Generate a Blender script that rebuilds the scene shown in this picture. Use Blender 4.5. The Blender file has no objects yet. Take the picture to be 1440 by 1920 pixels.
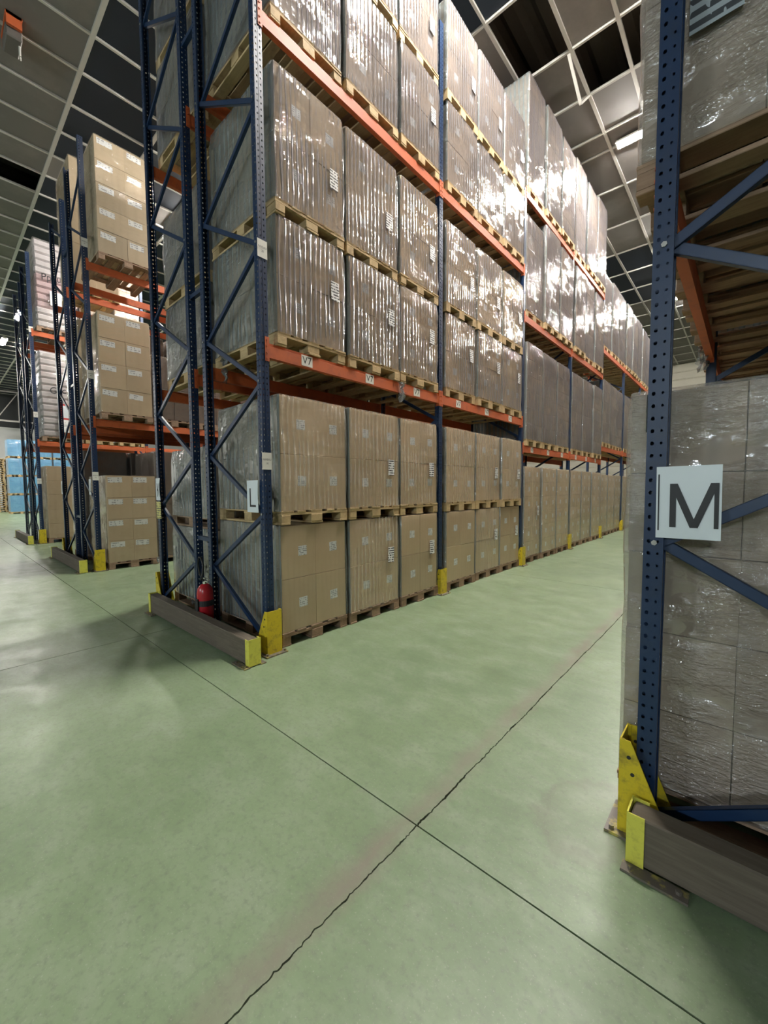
import bpy, math, random
from mathutils import Matrix, Vector, noise as mnoise
random.seed(7)
C = bpy.context.scene.collection
sc = bpy.context.scene

# ------------------------------------------------------------------ camera
F_PX, YAW, PITCH, ROLL = 758.83, 0.73106, 0.05919, -0.00556
cam_data = bpy.data.cameras.new('camera')
cam_data.sensor_fit = 'VERTICAL'
cam_data.sensor_height = 24.0
cam_data.lens = F_PX * 24.0 / 1920.0
cam_data.clip_start, cam_data.clip_end = 0.02, 200
cam = bpy.data.objects.new('camera', cam_data)
C.objects.link(cam)
fwd = Vector((-math.sin(YAW), math.cos(YAW), 0)); rgt = Vector((math.cos(YAW), math.sin(YAW), 0)); up = Vector((0, 0, 1))
f2 = fwd * math.cos(PITCH) - up * math.sin(PITCH); u2 = up * math.cos(PITCH) + fwd * math.sin(PITCH)
r3 = rgt * math.cos(ROLL) + u2 * math.sin(ROLL); u3 = u2 * math.cos(ROLL) - rgt * math.sin(ROLL)
m = Matrix((r3, u3, -f2)).transposed().to_4x4(); m.translation = Vector((0, 0, 1.5))
cam.matrix_world = m
sc.camera = cam

# ------------------------------------------------------------------ world, lamps, exposure
w = bpy.data.worlds.new('world'); sc.world = w; w.use_nodes = True
w.node_tree.nodes['Background'].inputs[0].default_value = (0.02, 0.022, 0.025, 1)
w.node_tree.nodes['Background'].inputs[1].default_value = 0.2
sc.view_settings.view_transform = 'Standard'
sc.view_settings.look = 'None'
sc.view_settings.gamma = 1.0
sc.view_settings.use_curve_mapping = False
sc.view_settings.exposure = 0.15
LAMP_STRENGTH = 1650.0
CEIL = 9.5
# tube lamps (x, y): each one is a ceiling_light thing with its own glowing tube, built further down
LAMPS = [(-1.85, 4.6), (-1.85, 10.95), (-1.85, 16.1), (-1.85, 21.2),
         (-7.3, 6.5), (-7.3, 12.5), (-13.0, 6.0), (-24.7, 3.0), (-29.6, 2.9),
         (-34.0, -3.0), (-40.0, -3.0)]  # last two added out of view to brighten blue stacks and white wall
cy = sc.cycles
cy.use_denoising = True
cy.max_bounces = 10; cy.diffuse_bounces = 4; cy.glossy_bounces = 4; cy.transmission_bounces = 4; cy.transparent_max_bounces = 24
cy.sample_clamp_indirect = 6.0
cy.caustics_reflective = False; cy.caustics_refractive = False

# ------------------------------------------------------------------ material helpers
def newmat(name):
    mt = bpy.data.materials.new(name); mt.use_nodes = True
    nt = mt.node_tree; nt.nodes.clear()
    return mt, nt, nt.nodes, nt.links
def N(nt, typ, **kw):
    n = nt.nodes.new(typ)
    for k, v in kw.items():
        if k.startswith('i_'):
            key = k[2:]
            n.inputs[int(key) if key.isdigit() else key.replace('_', ' ')].default_value = v
        else: setattr(n, k, v)
    return n
def L(nt, a, b): nt.links.new(a, b)
def ramp(nt, fac, stops):
    r = nt.nodes.new('ShaderNodeValToRGB'); e = r.color_ramp.elements
    while len(e) < len(stops): e.new(0.5)
    for i, (p, c) in enumerate(stops):
        e[i].position = p; e[i].color = (*c, 1) if len(c) == 3 else c
    L(nt, fac, r.inputs[0]); return r.outputs[0]
def math_(nt, op, a, b=None, c=None, clamp=False):
    n = nt.nodes.new('ShaderNodeMath'); n.operation = op; n.use_clamp = clamp
    for i, x in enumerate((a, b, c)):
        if x is None: continue
        if isinstance(x, (int, float)): n.inputs[i].default_value = x
        else: L(nt, x, n.inputs[i])
    return n.outputs[0]
def mixc(nt, fac, a, b, typ='MIX'):
    n = nt.nodes.new('ShaderNodeMix'); n.data_type = 'RGBA'; n.blend_type = typ
    for s, x in ((n.inputs[0], fac), (n.inputs[6], a), (n.inputs[7], b)):
        if isinstance(x, (int, float)): s.default_value = x
        elif isinstance(x, tuple): s.default_value = (*x, 1) if len(x) == 3 else x
        else: L(nt, x, s)
    return n.outputs[2]
def noise(nt, vec, scale, detail=3, rough=0.5, dist=0.0):
    n = nt.nodes.new('ShaderNodeTexNoise'); n.inputs['Scale'].default_value = scale
    n.inputs['Detail'].default_value = detail; n.inputs['Roughness'].default_value = rough; n.inputs['Distortion'].default_value = dist
    if vec is not None: L(nt, vec, n.inputs['Vector'])
    return n.outputs[0]
def mapping(nt, vec, scale=(1, 1, 1), loc=(0, 0, 0), rot=(0, 0, 0)):
    n = nt.nodes.new('ShaderNodeMapping')
    n.inputs['Scale'].default_value = scale; n.inputs['Location'].default_value = loc; n.inputs['Rotation'].default_value = rot
    L(nt, vec, n.inputs['Vector']); return n.outputs[0]
def objcoord(nt): return nt.nodes.new('ShaderNodeTexCoord').outputs['Object']
def worldpos(nt): return nt.nodes.new('ShaderNodeNewGeometry').outputs['Position']
def principled(nt, color, rough=0.5, metal=0.0, bump=None, bstr=0.3, bdist=0.01, spec=0.5):
    b = nt.nodes.new('ShaderNodeBsdfPrincipled')
    for s, x in ((b.inputs['Base Color'], color), (b.inputs['Roughness'], rough), (b.inputs['Metallic'], metal), (b.inputs['Specular IOR Level'], spec)):
        if isinstance(x, tuple): s.default_value = (*x, 1) if len(x) == 3 else x
        elif isinstance(x, (int, float)): s.default_value = x
        else: L(nt, x, s)
    if bump is not None:
        bn = nt.nodes.new('ShaderNodeBump'); bn.inputs['Strength'].default_value = bstr; bn.inputs['Distance'].default_value = bdist
        L(nt, bump, bn.inputs['Height']); L(nt, bn.outputs[0], b.inputs['Normal'])
    o = nt.nodes.new('ShaderNodeOutputMaterial'); L(nt, b.outputs[0], o.inputs[0])
    return b
def objrand(nt): return nt.nodes.new('ShaderNodeObjectInfo').outputs['Random']

M = {}
def mat_paint(name, col, col2, rough=0.4, scale=9.0, amount=0.5, metal=0.0):
    mt, nt, _, _ = newmat(name); v = worldpos(nt)
    f = noise(nt, v, scale, 5, 0.65)
    c = mixc(nt, math_(nt, 'MULTIPLY', ramp(nt, f, [(0.5, (0, 0, 0)), (0.72, (1, 1, 1))]), amount), col, col2)
    principled(nt, c, rough, metal, noise(nt, v, 60, 2), 0.08, 0.004)
    M[name] = mt
mat_paint('blue_paint', (0.007, 0.025, 0.072), (0.014, 0.025, 0.05), 0.38, 14, 0.5)
mat_paint('orange_paint', (0.50, 0.105, 0.028), (0.25, 0.06, 0.03), 0.6, 7, 0.6)
mat_paint('yellow_paint', (0.62, 0.47, 0.02), (0.16, 0.12, 0.03), 0.45, 16, 0.75)
mat_paint('pale_yellow_paint', (0.66, 0.62, 0.09), (0.25, 0.2, 0.05), 0.45, 20, 0.5)
mat_paint('worn_steel', (0.13, 0.11, 0.09), (0.5, 0.42, 0.08), 0.5, 22, 0.9)
mat_paint('zinc_steel', (0.42, 0.41, 0.38), (0.25, 0.24, 0.22), 0.35, 10, 0.6, 0.7)
mat_paint('red_paint', (0.42, 0.012, 0.02), (0.25, 0.01, 0.015), 0.25, 9, 0.5)
mat_paint('black_rubber', (0.012, 0.012, 0.013), (0.03, 0.03, 0.03), 0.5, 20, 0.5)
mat_paint('chrome', (0.8, 0.8, 0.8), (0.6, 0.6, 0.6), 0.18, 9, 0.5, 1.0)
mat_paint('grid_metal', (0.50, 0.49, 0.45), (0.4, 0.39, 0.36), 0.45, 4, 0.5)
mat_paint('grey_panel', (0.17, 0.16, 0.15), (0.23, 0.215, 0.20), 0.7, 1.1, 0.8)
mat_paint('navy_panel', (0.004, 0.011, 0.022), (0.006, 0.014, 0.026), 0.75, 0.9, 0.8)
mat_paint('roof_sheet', (0.11, 0.10, 0.088), (0.14, 0.125, 0.11), 0.6, 2, 0.6)
mat_paint('wall_white', (0.55, 0.56, 0.56), (0.45, 0.46, 0.46), 0.7, 0.6, 0.6)
mat_paint('wall_dark', (0.02, 0.022, 0.024), (0.03, 0.034, 0.036), 0.6, 1.2, 0.6)
mat_paint('siding', (0.55, 0.52, 0.43), (0.5, 0.47, 0.39), 0.6, 2, 0.5)
mat_paint('ink', (0.012, 0.012, 0.014), (0.015, 0.015, 0.016), 0.5, 5, 0.2)
mat_paint('sign_paper', (0.68, 0.72, 0.75), (0.62, 0.66, 0.69), 0.35, 5, 0.5)
mat_paint('warm_paper', (0.72, 0.70, 0.64), (0.66, 0.64, 0.58), 0.45, 5, 0.5)
mat_paint('sack_paper', (0.60, 0.56, 0.56), (0.46, 0.42, 0.42), 0.4, 6, 0.7)
mat_paint('pink_sack', (0.55, 0.40, 0.41), (0.42, 0.32, 0.33), 0.4, 6, 0.7)
mat_paint('red_print', (0.55, 0.05, 0.05), (0.5, 0.05, 0.05), 0.5, 5, 0.3)
mat_paint('brown_wrap', (0.085, 0.06, 0.046), (0.11, 0.08, 0.06), 0.3, 5, 0.6)
mat_paint('blue_wrap', (0.13, 0.40, 0.68), (0.2, 0.5, 0.76), 0.22, 3, 0.8)

def mat_wood(name, c1, c2, c3, rough=0.75):
    mt, nt, _, _ = newmat(name); v = objcoord(nt); r = objrand(nt)
    off = nt.nodes.new('ShaderNodeVectorMath'); off.operation = 'ADD'; L(nt, v, off.inputs[0])
    cb = nt.nodes.new('ShaderNodeCombineXYZ'); L(nt, math_(nt, 'MULTIPLY', r, 31.0), cb.inputs[0]); L(nt, math_(nt, 'MULTIPLY', r, 17.0), cb.inputs[1])
    L(nt, cb.outputs[0], off.inputs[1])
    g = noise(nt, mapping(nt, off.outputs[0], (3, 40, 40)), 1.0, 5, 0.65, 0.6)
    c = ramp(nt, g, [(0.25, c2), (0.5, c1), (0.75, c3)])
    c = mixc(nt, 0.35, c, ramp(nt, r, [(0, c2), (1, c3)]))
    d = noise(nt, worldpos(nt), 5, 4, 0.7)
    c = mixc(nt, ramp(nt, d, [(0.5, (0, 0, 0)), (0.75, (0.5, 0.5, 0.5))]), c, (0.1, 0.075, 0.05))
    principled(nt, c, rough, 0, g, 0.25, 0.004, 0.3); M[name] = mt
mat_wood('pallet_wood', (0.50, 0.36, 0.185), (0.38, 0.26, 0.13), (0.60, 0.45, 0.25))
mat_wood('old_pallet_wood', (0.30, 0.19, 0.12), (0.19, 0.12, 0.08), (0.40, 0.28, 0.19))
mat_wood('timber', (0.105, 0.085, 0.064), (0.055, 0.045, 0.035), (0.17, 0.14, 0.105), 0.7)

def mat_carton(name, c1, c2):
    mt, nt, _, _ = newmat(name); v = objcoord(nt); r = objrand(nt)
    f = noise(nt, worldpos(nt), 2.2, 4, 0.6)
    c = ramp(nt, f, [(0.3, c1), (0.7, c2)])
    hsv = nt.nodes.new('ShaderNodeHueSaturation'); L(nt, math_(nt, 'MULTIPLY_ADD', r, 0.16, 0.92), hsv.inputs['Value']); L(nt, c, hsv.inputs['Color'])
    flute = noise(nt, mapping(nt, v, (30, 30, 2.0)), 1.0, 2, 0.5)
    principled(nt, hsv.outputs[0], 0.72, 0, flute, 0.12, 0.004, 0.25); M[name] = mt
mat_carton('carton', (0.54, 0.40, 0.245), (0.60, 0.455, 0.29))
mat_carton('pale_carton', (0.50, 0.39, 0.25), (0.56, 0.44, 0.29))
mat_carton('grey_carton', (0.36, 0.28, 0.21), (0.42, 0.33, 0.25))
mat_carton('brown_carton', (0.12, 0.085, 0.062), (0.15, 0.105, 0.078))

def mat_print(name, paper, ink, sx, sz, thr=0.5):
    # flat print: rows of short dark dashes on a paper label (label lies in its local YZ plane)
    mt, nt, _, _ = newmat(name); v = objcoord(nt)
    off = nt.nodes.new('ShaderNodeVectorMath'); off.operation = 'ADD'; L(nt, v, off.inputs[0])
    cb = nt.nodes.new('ShaderNodeCombineXYZ'); L(nt, math_(nt, 'MULTIPLY', objrand(nt), 23.0), cb.inputs[0]); L(nt, cb.outputs[0], off.inputs[1])
    sep = nt.nodes.new('ShaderNodeSeparateXYZ'); L(nt, off.outputs[0], sep.inputs[0])
    row = math_(nt, 'FRACT', math_(nt, 'MULTIPLY', sep.outputs[2], sz))
    inrow = math_(nt, 'GREATER_THAN', row, 0.48)
    words = noise(nt, mapping(nt, off.outputs[0], (1.0, sx, sz * 0.5)), 1.0, 1, 0.5)
    f = math_(nt, 'MULTIPLY', inrow, math_(nt, 'GREATER_THAN', words, thr))
    principled(nt, mixc(nt, f, paper, ink), 0.4); M[name] = mt
mat_print('carton_print', (0.85, 0.86, 0.86), (0.33, 0.34, 0.36), 70, 55, 0.5)
mat_print('wide_print', (0.85, 0.85, 0.82), (0.42, 0.42, 0.42), 30, 26, 0.54)
mat_print('sheet_print', (0.80, 0.80, 0.80), (0.05, 0.05, 0.06), 60, 36, 0.44)
mat_print('big_sheet_print', (0.32, 0.36, 0.38), (0.04, 0.045, 0.05), 26, 22, 0.4)
mat_print('yellow_print', (0.62, 0.55, 0.16), (0.08, 0.07, 0.03), 60, 34, 0.42)

def mat_film(name, haze_col, haze, vert, fine, rough, boost, waves=5.4, streak=1.0, sparse=0.48):
    # stretch film: clear, faintly milky, glossy; upright pleats and fine cross wrinkles in the relief
    mt, nt, _, _ = newmat(name); v = objcoord(nt); r = objrand(nt)
    sep = nt.nodes.new('ShaderNodeSeparateXYZ'); L(nt, v, sep.inputs[0])
    s = math_(nt, 'ADD', sep.outputs[0], sep.outputs[1])
    cb = nt.nodes.new('ShaderNodeCombineXYZ'); L(nt, math_(nt, 'ADD', s, math_(nt, 'MULTIPLY', r, 3.0)), cb.inputs[0]); L(nt, sep.outputs[2], cb.inputs[1]); L(nt, math_(nt, 'MULTIPLY', r, 40.0), cb.inputs[2])
    p = cb.outputs[0]
    wv = nt.nodes.new('ShaderNodeTexWave'); wv.wave_type = 'BANDS'; wv.bands_direction = 'X'; wv.inputs['Scale'].default_value = waves
    wv.inputs['Distortion'].default_value = 4.5; wv.inputs['Detail'].default_value = 2.0; wv.inputs['Detail Scale'].default_value = 1.0; wv.inputs['Detail Roughness'].default_value = 0.6
    L(nt, mapping(nt, p, (1, 0.16, 1)), wv.inputs['Vector'])
    pl = math_(nt, 'POWER', wv.outputs[1], 2.2)
    patch = ramp(nt, noise(nt, mapping(nt, p, (1.6, 2.2, 1), loc=(3, 5, 0)), 1.0, 2, 0.5), [(0.36, (0.1, 0.1, 0.1)), (0.6, (1, 1, 1))])
    patch2 = ramp(nt, noise(nt, mapping(nt, p, (3.0, 4.5, 1), loc=(8, 1, 4)), 1.0, 2, 0.5), [(sparse, (0.03, 0.03, 0.03)), (sparse + 0.16, (1, 1, 1))])
    wrink = noise(nt, mapping(nt, p, (9, 34, 1)), 1.0, 3, 0.6, 0.8)
    spark = noise(nt, mapping(nt, p, (45, 60, 1)), 1.0, 2, 0.6, 0.3)
    crease = noise(nt, mapping(nt, p, (2.2, 5.0, 1), rot=(0, 0, 0.12)), 1.0, 2, 0.5, 0.6)
    h = math_(nt, 'MULTIPLY', math_(nt, 'MULTIPLY', pl, patch), 0.22 * vert)
    h = math_(nt, 'ADD', h, math_(nt, 'MULTIPLY', math_(nt, 'MULTIPLY', wrink, patch2), fine))
    h = math_(nt, 'ADD', h, math_(nt, 'MULTIPLY', math_(nt, 'MULTIPLY', spark, patch2), fine * 0.5))
    h = math_(nt, 'ADD', h, math_(nt, 'MULTIPLY', crease, 0.5))
    bn = nt.nodes.new('ShaderNodeBump'); bn.inputs['Strength'].default_value = 1.0; bn.inputs['Distance'].default_value = 0.03
    L(nt, h, bn.inputs['Height'])
    fr = nt.nodes.new('ShaderNodeFresnel'); fr.inputs[0].default_value = 1.5; L(nt, bn.outputs[0], fr.inputs['Normal'])
    gl = nt.nodes.new('ShaderNodeBsdfGlossy'); gl.inputs['Color'].default_value = (1, 1, 1, 1); gl.inputs['Roughness'].default_value = rough
    L(nt, bn.outputs[0], gl.inputs['Normal'])
    tr = nt.nodes.new('ShaderNodeBsdfTransparent'); tr.inputs[0].default_value = (1, 1, 1, 1)
    d0 = nt.nodes.new('ShaderNodeBsdfDiffuse'); d0.inputs[0].default_value = (*haze_col, 1); L(nt, bn.outputs[0], d0.inputs['Normal'])
    d1 = nt.nodes.new('ShaderNodeBsdfTranslucent'); d1.inputs[0].default_value = (*haze_col, 1)
    df = nt.nodes.new('ShaderNodeMixShader'); df.inputs[0].default_value = 0.35; L(nt, d0.outputs[0], df.inputs[1]); L(nt, d1.outputs[0], df.inputs[2])
    m1 = nt.nodes.new('ShaderNodeMixShader')
    st = math_(nt, 'MULTIPLY_ADD', math_(nt, 'MULTIPLY', pl, patch), 1.9 * streak, 1.0 - 0.45 * streak)
    L(nt, math_(nt, 'MULTIPLY', st, haze, clamp=True), m1.inputs[0])
    L(nt, tr.outputs[0], m1.inputs[1]); L(nt, df.outputs[0], m1.inputs[2])
    m2 = nt.nodes.new('ShaderNodeMixShader'); L(nt, math_(nt, 'MINIMUM', math_(nt, 'MULTIPLY_ADD', fr.outputs[0], boost, 0.02), 0.36), m2.inputs[0])
    L(nt, m1.outputs[0], m2.inputs[1]); L(nt, gl.outputs[0], m2.inputs[2])
    o = nt.nodes.new('ShaderNodeOutputMaterial'); L(nt, m2.outputs[0], o.inputs[0]); M[name] = mt
mat_film('film', (0.74, 0.68, 0.60), 0.20, 1.0, 0.38, 0.12, 1.0)
mat_film('film_plain', (0.62, 0.60, 0.58), 0.06, 0.25, 0.10, 0.12, 0.6, streak=0.3)
mat_film('film_thick_dimmed', (0.30, 0.285, 0.30), 0.52, 1.0, 0.22, 0.10, 1.2)  # milky film, haze colour darkened so raised loads near lamps look less bright
mat_film('film_far_dimmed', (0.25, 0.235, 0.25), 0.60, 1.3, 0.25, 0.07, 0.55)  # haze darkened further to hold down lamp glare on the far loads
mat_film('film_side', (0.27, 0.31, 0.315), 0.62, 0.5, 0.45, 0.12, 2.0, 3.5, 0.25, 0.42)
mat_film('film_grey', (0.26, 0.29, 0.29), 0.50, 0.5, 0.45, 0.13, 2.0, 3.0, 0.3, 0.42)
mat_film('film_near', (0.40, 0.38, 0.36), 0.24, 0.25, 0.75, 0.12, 2.2, 2.0, 0.5, 0.36)
mat_film('film_clear', (0.62, 0.60, 0.56), 0.05, 0.2, 0.30, 0.10, 1.4, 2.5, 0.4)

def mat_floor():
    mt, nt, _, _ = newmat('floor_coating'); v = worldpos(nt)
    big = noise(nt, v, 0.55, 5, 0.6, 0.4); mid = noise(nt, mapping(nt, v, (1, 1.5, 1)), 3.2, 8, 0.7, 0.12); fine = noise(nt, v, 38, 4, 0.7)
    c = ramp(nt, big, [(0.3, (0.14, 0.20, 0.11)), (0.55, (0.185, 0.25, 0.14)), (0.75, (0.24, 0.305, 0.19))])
    c = mixc(nt, ramp(nt, mid, [(0.47, (0, 0, 0)), (0.75, (0.55, 0.55, 0.55))]), c, (0.30, 0.335, 0.255))
    c = mixc(nt, ramp(nt, mid, [(0.25, (0.6, 0.6, 0.6)), (0.45, (0, 0, 0))]), c, (0.125, 0.15, 0.10))
    c = mixc(nt, ramp(nt, fine, [(0.32, (0.5, 0.5, 0.5)), (0.5, (0, 0, 0))]), c, (0.14, 0.155, 0.115))
    c = mixc(nt, ramp(nt, noise(nt, v, 120, 2, 0.6), [(0.62, (0, 0, 0)), (0.74, (0.5, 0.5, 0.5))]), c, (0.36, 0.38, 0.31))
    sep = nt.nodes.new('ShaderNodeSeparateXYZ'); L(nt, v, sep.inputs[0])
    # worn bare strip along the cracked joint, mostly on its wall-side edge
    dx = math_(nt, 'ADD', math_(nt, 'SUBTRACT', sep.outputs[0], -1.085), math_(nt, 'MULTIPLY', math_(nt, 'SUBTRACT', noise(nt, v, 5, 4, 0.7), 0.5), 0.16))
    band = math_(nt, 'SUBTRACT', 1.0, math_(nt, 'DIVIDE', math_(nt, 'ABSOLUTE', dx), 0.10), clamp=True)
    band = math_(nt, 'MULTIPLY', band, ramp(nt, noise(nt, mapping(nt, v, (1, 0.45, 1)), 3.0, 3, 0.6), [(0.36, (0.25, 0.25, 0.25)), (0.6, (1, 1, 1))]))
    c = mixc(nt, math_(nt, 'MULTIPLY', band, 0.75), c, (0.20, 0.165, 0.135))
    # dried spill beside the guard of the right-hand rack
    sx = math_(nt, 'SUBTRACT', sep.outputs[0], -0.50); sy = math_(nt, 'SUBTRACT', sep.outputs[1], 1.93)
    d = math_(nt, 'SQRT', math_(nt, 'ADD', math_(nt, 'POWER', math_(nt, 'DIVIDE', sx, 0.22), 2.0), math_(nt, 'POWER', math_(nt, 'DIVIDE', sy, 0.34), 2.0)))
    d = math_(nt, 'ADD', d, math_(nt, 'MULTIPLY', math_(nt, 'SUBTRACT', noise(nt, v, 6, 3, 0.6), 0.5), 1.1))
    spill = ramp(nt, d, [(0.3, (0.12, 0.12, 0.12)), (0.62, (0.2, 0.2, 0.2)), (0.76, (0.38, 0.38, 0.38)), (0.95, (0, 0, 0))])
    c = mixc(nt, spill, c, (0.13, 0.115, 0.085))
    # dusty grime along rack bases
    rough = ramp(nt, noise(nt, mapping(nt, v, (1.0, 1.3, 1)), 2.4, 5, 0.65, 0.5), [(0.3, (0.30, 0.30, 0.30)), (0.7, (0.50, 0.50, 0.50))])
    h = math_(nt, 'ADD', math_(nt, 'MULTIPLY', noise(nt, v, 7, 4, 0.6), 0.6), math_(nt, 'MULTIPLY', fine, 0.12))
    principled(nt, c, rough, 0, h, 0.14, 0.010, 0.45); M['floor_coating'] = mt
    mt, nt, _, _ = newmat('joint_dirt'); principled(nt, ramp(nt, noise(nt, worldpos(nt), 60, 3, 0.6), [(0.4, (0.06, 0.038, 0.028)), (0.7, (0.17, 0.12, 0.09))]), 0.9); M['joint_dirt'] = mt
mat_floor()
def mat_lamp(nm_, strength):
    mt, nt, _, _ = newmat(nm_); e = nt.nodes.new('ShaderNodeEmission'); e.inputs[0].default_value = (1.0, 0.955, 0.89, 1); e.inputs[1].default_value = strength
    o = nt.nodes.new('ShaderNodeOutputMaterial'); L(nt, e.outputs[0], o.inputs[0]); M[nm_] = mt
mat_lamp('lamp_tube', LAMP_STRENGTH); mat_lamp('dim_lamp_tube', 0.5 * LAMP_STRENGTH)  # second tube turned down so loads beside those lamps glare less
mt, nt, _, _ = newmat('flood_lens'); e = nt.nodes.new('ShaderNodeEmission'); e.inputs[0].default_value = (0.80, 0.93, 1.0, 1); e.inputs[1].default_value = 150.0
o = nt.nodes.new('ShaderNodeOutputMaterial'); L(nt, e.outputs[0], o.inputs[0]); M['flood_lens'] = mt

# ------------------------------------------------------------------ mesh helpers
class MB:
    def __init__(s): s.v = []; s.f = []; s.mi = []
    def add(s, vs, fs, mi=0):
        n = len(s.v); s.v += [tuple(p) for p in vs]
        for f in fs: s.f.append(tuple(i + n for i in f)); s.mi.append(mi)
    def box(s, x0, x1, y0, y1, z0, z1, mi=0, ch=0.0):
        if ch <= 0:
            s.add([(x0, y0, z0), (x1, y0, z0), (x1, y1, z0), (x0, y1, z0), (x0, y0, z1), (x1, y0, z1), (x1, y1, z1), (x0, y1, z1)],
                  [(0, 3, 2, 1), (4, 5, 6, 7), (0, 1, 5, 4), (1, 2, 6, 5), (2, 3, 7, 6), (3, 0, 4, 7)], mi)
            return
        c = ch; vs = []; idx = {}
        for ix, x in enumerate((x0, x1)):
            for iy, y in enumerate((y0, y1)):
                for iz, z in enumerate((z0, z1)):
                    sx, sy, sz = (c, -c)[ix], (c, -c)[iy], (c, -c)[iz]
                    for ax, p in enumerate(((x, y + sy, z + sz), (x + sx, y, z + sz), (x + sx, y + sy, z))):
                        idx[(ix, iy, iz, ax)] = len(vs); vs.append(p)
        fs = []
        I = lambda a, b, d, ax: idx[(a, b, d, ax)]
        for a in (0, 1):
            q = [I(a, 0, 0, 0), I(a, 1, 0, 0), I(a, 1, 1, 0), I(a, 0, 1, 0)]; fs.append(q if a else q[::-1])
            q = [I(0, a, 0, 1), I(0, a, 1, 1), I(1, a, 1, 1), I(1, a, 0, 1)]; fs.append(q if a else q[::-1])
            q = [I(0, 0, a, 2), I(1, 0, a, 2), I(1, 1, a, 2), I(0, 1, a, 2)]; fs.append(q if a else q[::-1])
        for b in (0, 1):
            for d in (0, 1):
                q = [I(0, b, d, 1), I(1, b, d, 1), I(1, b, d, 2), I(0, b, d, 2)]; fs.append(q if b != d else q[::-1])
                q = [I(b, 0, d, 0), I(b, 1, d, 0), I(b, 1, d, 2), I(b, 0, d, 2)]; fs.append(q if b == d else q[::-1])
                q = [I(b, d, 0, 0), I(b, d, 1, 0), I(b, d, 1, 1), I(b, d, 0, 1)]; fs.append(q if b != d else q[::-1])
        for a in (0, 1):
            for b in (0, 1):
                for d in (0, 1):
                    q = [I(a, b, d, 0), I(a, b, d, 1), I(a, b, d, 2)]; fs.append(q if (a + b + d) % 2 else q[::-1])
        s.add(vs, fs, mi)
    def prism(s, pts, axis, a, b, mi=0):
        # polygon pts (2D) extruded along axis from a to b; 2D order: the two other axes ascending
        def p3(u, v, w): return (w, u, v) if axis == 0 else ((u, w, v) if axis == 1 else (u, v, w))
        n = len(pts); vs = [p3(u, v, a) for u, v in pts] + [p3(u, v, b) for u, v in pts]
        s.add(vs, [tuple(range(n))[::-1], tuple(range(n, 2 * n))] + [(i, (i + 1) % n, n + (i + 1) % n, n + i) for i in range(n)], mi)
    def bar(s, p, q, wy, wn, mi=0, nrm=(0, 1, 0)):
        # straight bar from p to q; wy is thickness along nrm, wn across
        p, q, nrm = Vector(p), Vector(q), Vector(nrm); d = (q - p).normalized(); t = d.cross(nrm).normalized()
        a = nrm * wy / 2; b = t * wn / 2
        vs = [p - a - b, p + a - b, p + a + b, p - a + b, q - a - b, q + a - b, q + a + b, q - a + b]
        s.add(vs, [(0, 3, 2, 1), (4, 5, 6, 7), (0, 1, 5, 4), (1, 2, 6, 5), (2, 3, 7, 6), (3, 0, 4, 7)], mi)
    def cyl(s, p, q, r, n=10, mi=0, r2=None):
        p, q = Vector(p), Vector(q); d = (q - p).normalized(); r2 = r if r2 is None else r2
        a = d.orthogonal().normalized(); b = d.cross(a)
        ring = [a * math.cos(2 * math.pi * i / n) + b * math.sin(2 * math.pi * i / n) for i in range(n)]
        vs = [p + k * r for k in ring] + [q + k * r2 for k in ring]
        s.add(vs, [tuple(range(n))[::-1], tuple(range(n, 2 * n))] + [(i, (i + 1) % n, n + (i + 1) % n, n + i) for i in range(n)], mi)
    def lathe(s, prof, n=20, mi=0, cx=0, cy=0):
        k = len(prof); vs = []
        for i in range(n):
            a = 2 * math.pi * i / n
            vs += [(cx + r * math.cos(a), cy + r * math.sin(a), z) for r, z in prof]
        s.add(vs, [(i * k + j, ((i + 1) % n) * k + j, ((i + 1) % n) * k + j + 1, i * k + j + 1) for i in range(n) for j in range(k - 1)], mi)
    def tube(s, pts, r, n=7, mi=0):
        pts = [Vector(p) for p in pts]
        vs = []
        for i, p in enumerate(pts):
            d = (pts[min(i + 1, len(pts) - 1)] - pts[max(i - 1, 0)]).normalized(); a = d.cross(Vector((0.3, 1, 0.1))).normalized(); b = d.cross(a)
            vs += [p + (a * math.cos(2 * math.pi * k / n) + b * math.sin(2 * math.pi * k / n)) * r for k in range(n)]
        s.add(vs, [(i * n + k, i * n + (k + 1) % n, (i + 1) * n + (k + 1) % n, (i + 1) * n + k) for i in range(len(pts) - 1) for k in range(n)], mi)
    def mesh(s, name, mats, smooth=False):
        me = bpy.data.meshes.new(name); me.from_pydata(s.v, [], s.f)
        for x in mats if isinstance(mats, (list, tuple)) else [mats]: me.materials.append(M[x])
        if any(s.mi): me.polygons.foreach_set('material_index', s.mi)
        if smooth: me.polygons.foreach_set('use_smooth', [True] * len(me.polygons))
        me.update(); return me
CACHE = {}
def cached(key, fn):
    if key not in CACHE: CACHE[key] = fn()
    return CACHE[key]
def obj(name, mesh, parent=None, loc=(0, 0, 0), rot=(0, 0, 0), label=None, kind=None):
    o = bpy.data.objects.new(name, mesh); C.objects.link(o); o.location = loc; o.rotation_euler = rot
    if parent is not None: o.parent = parent
    if label: o['label'] = label
    if kind: o['kind'] = kind
    return o
def thing(name, label, cat, loc=(0, 0, 0), rotz=0.0, group=None, mesh=None):
    o = bpy.data.objects.new(name, mesh); C.objects.link(o); o.location = loc; o.rotation_euler = (0, 0, rotz)
    o['label'] = label; o['category'] = cat
    if group: o['group'] = group
    return o
def struct(name, mesh): return obj(name, mesh, kind='structure')
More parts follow.
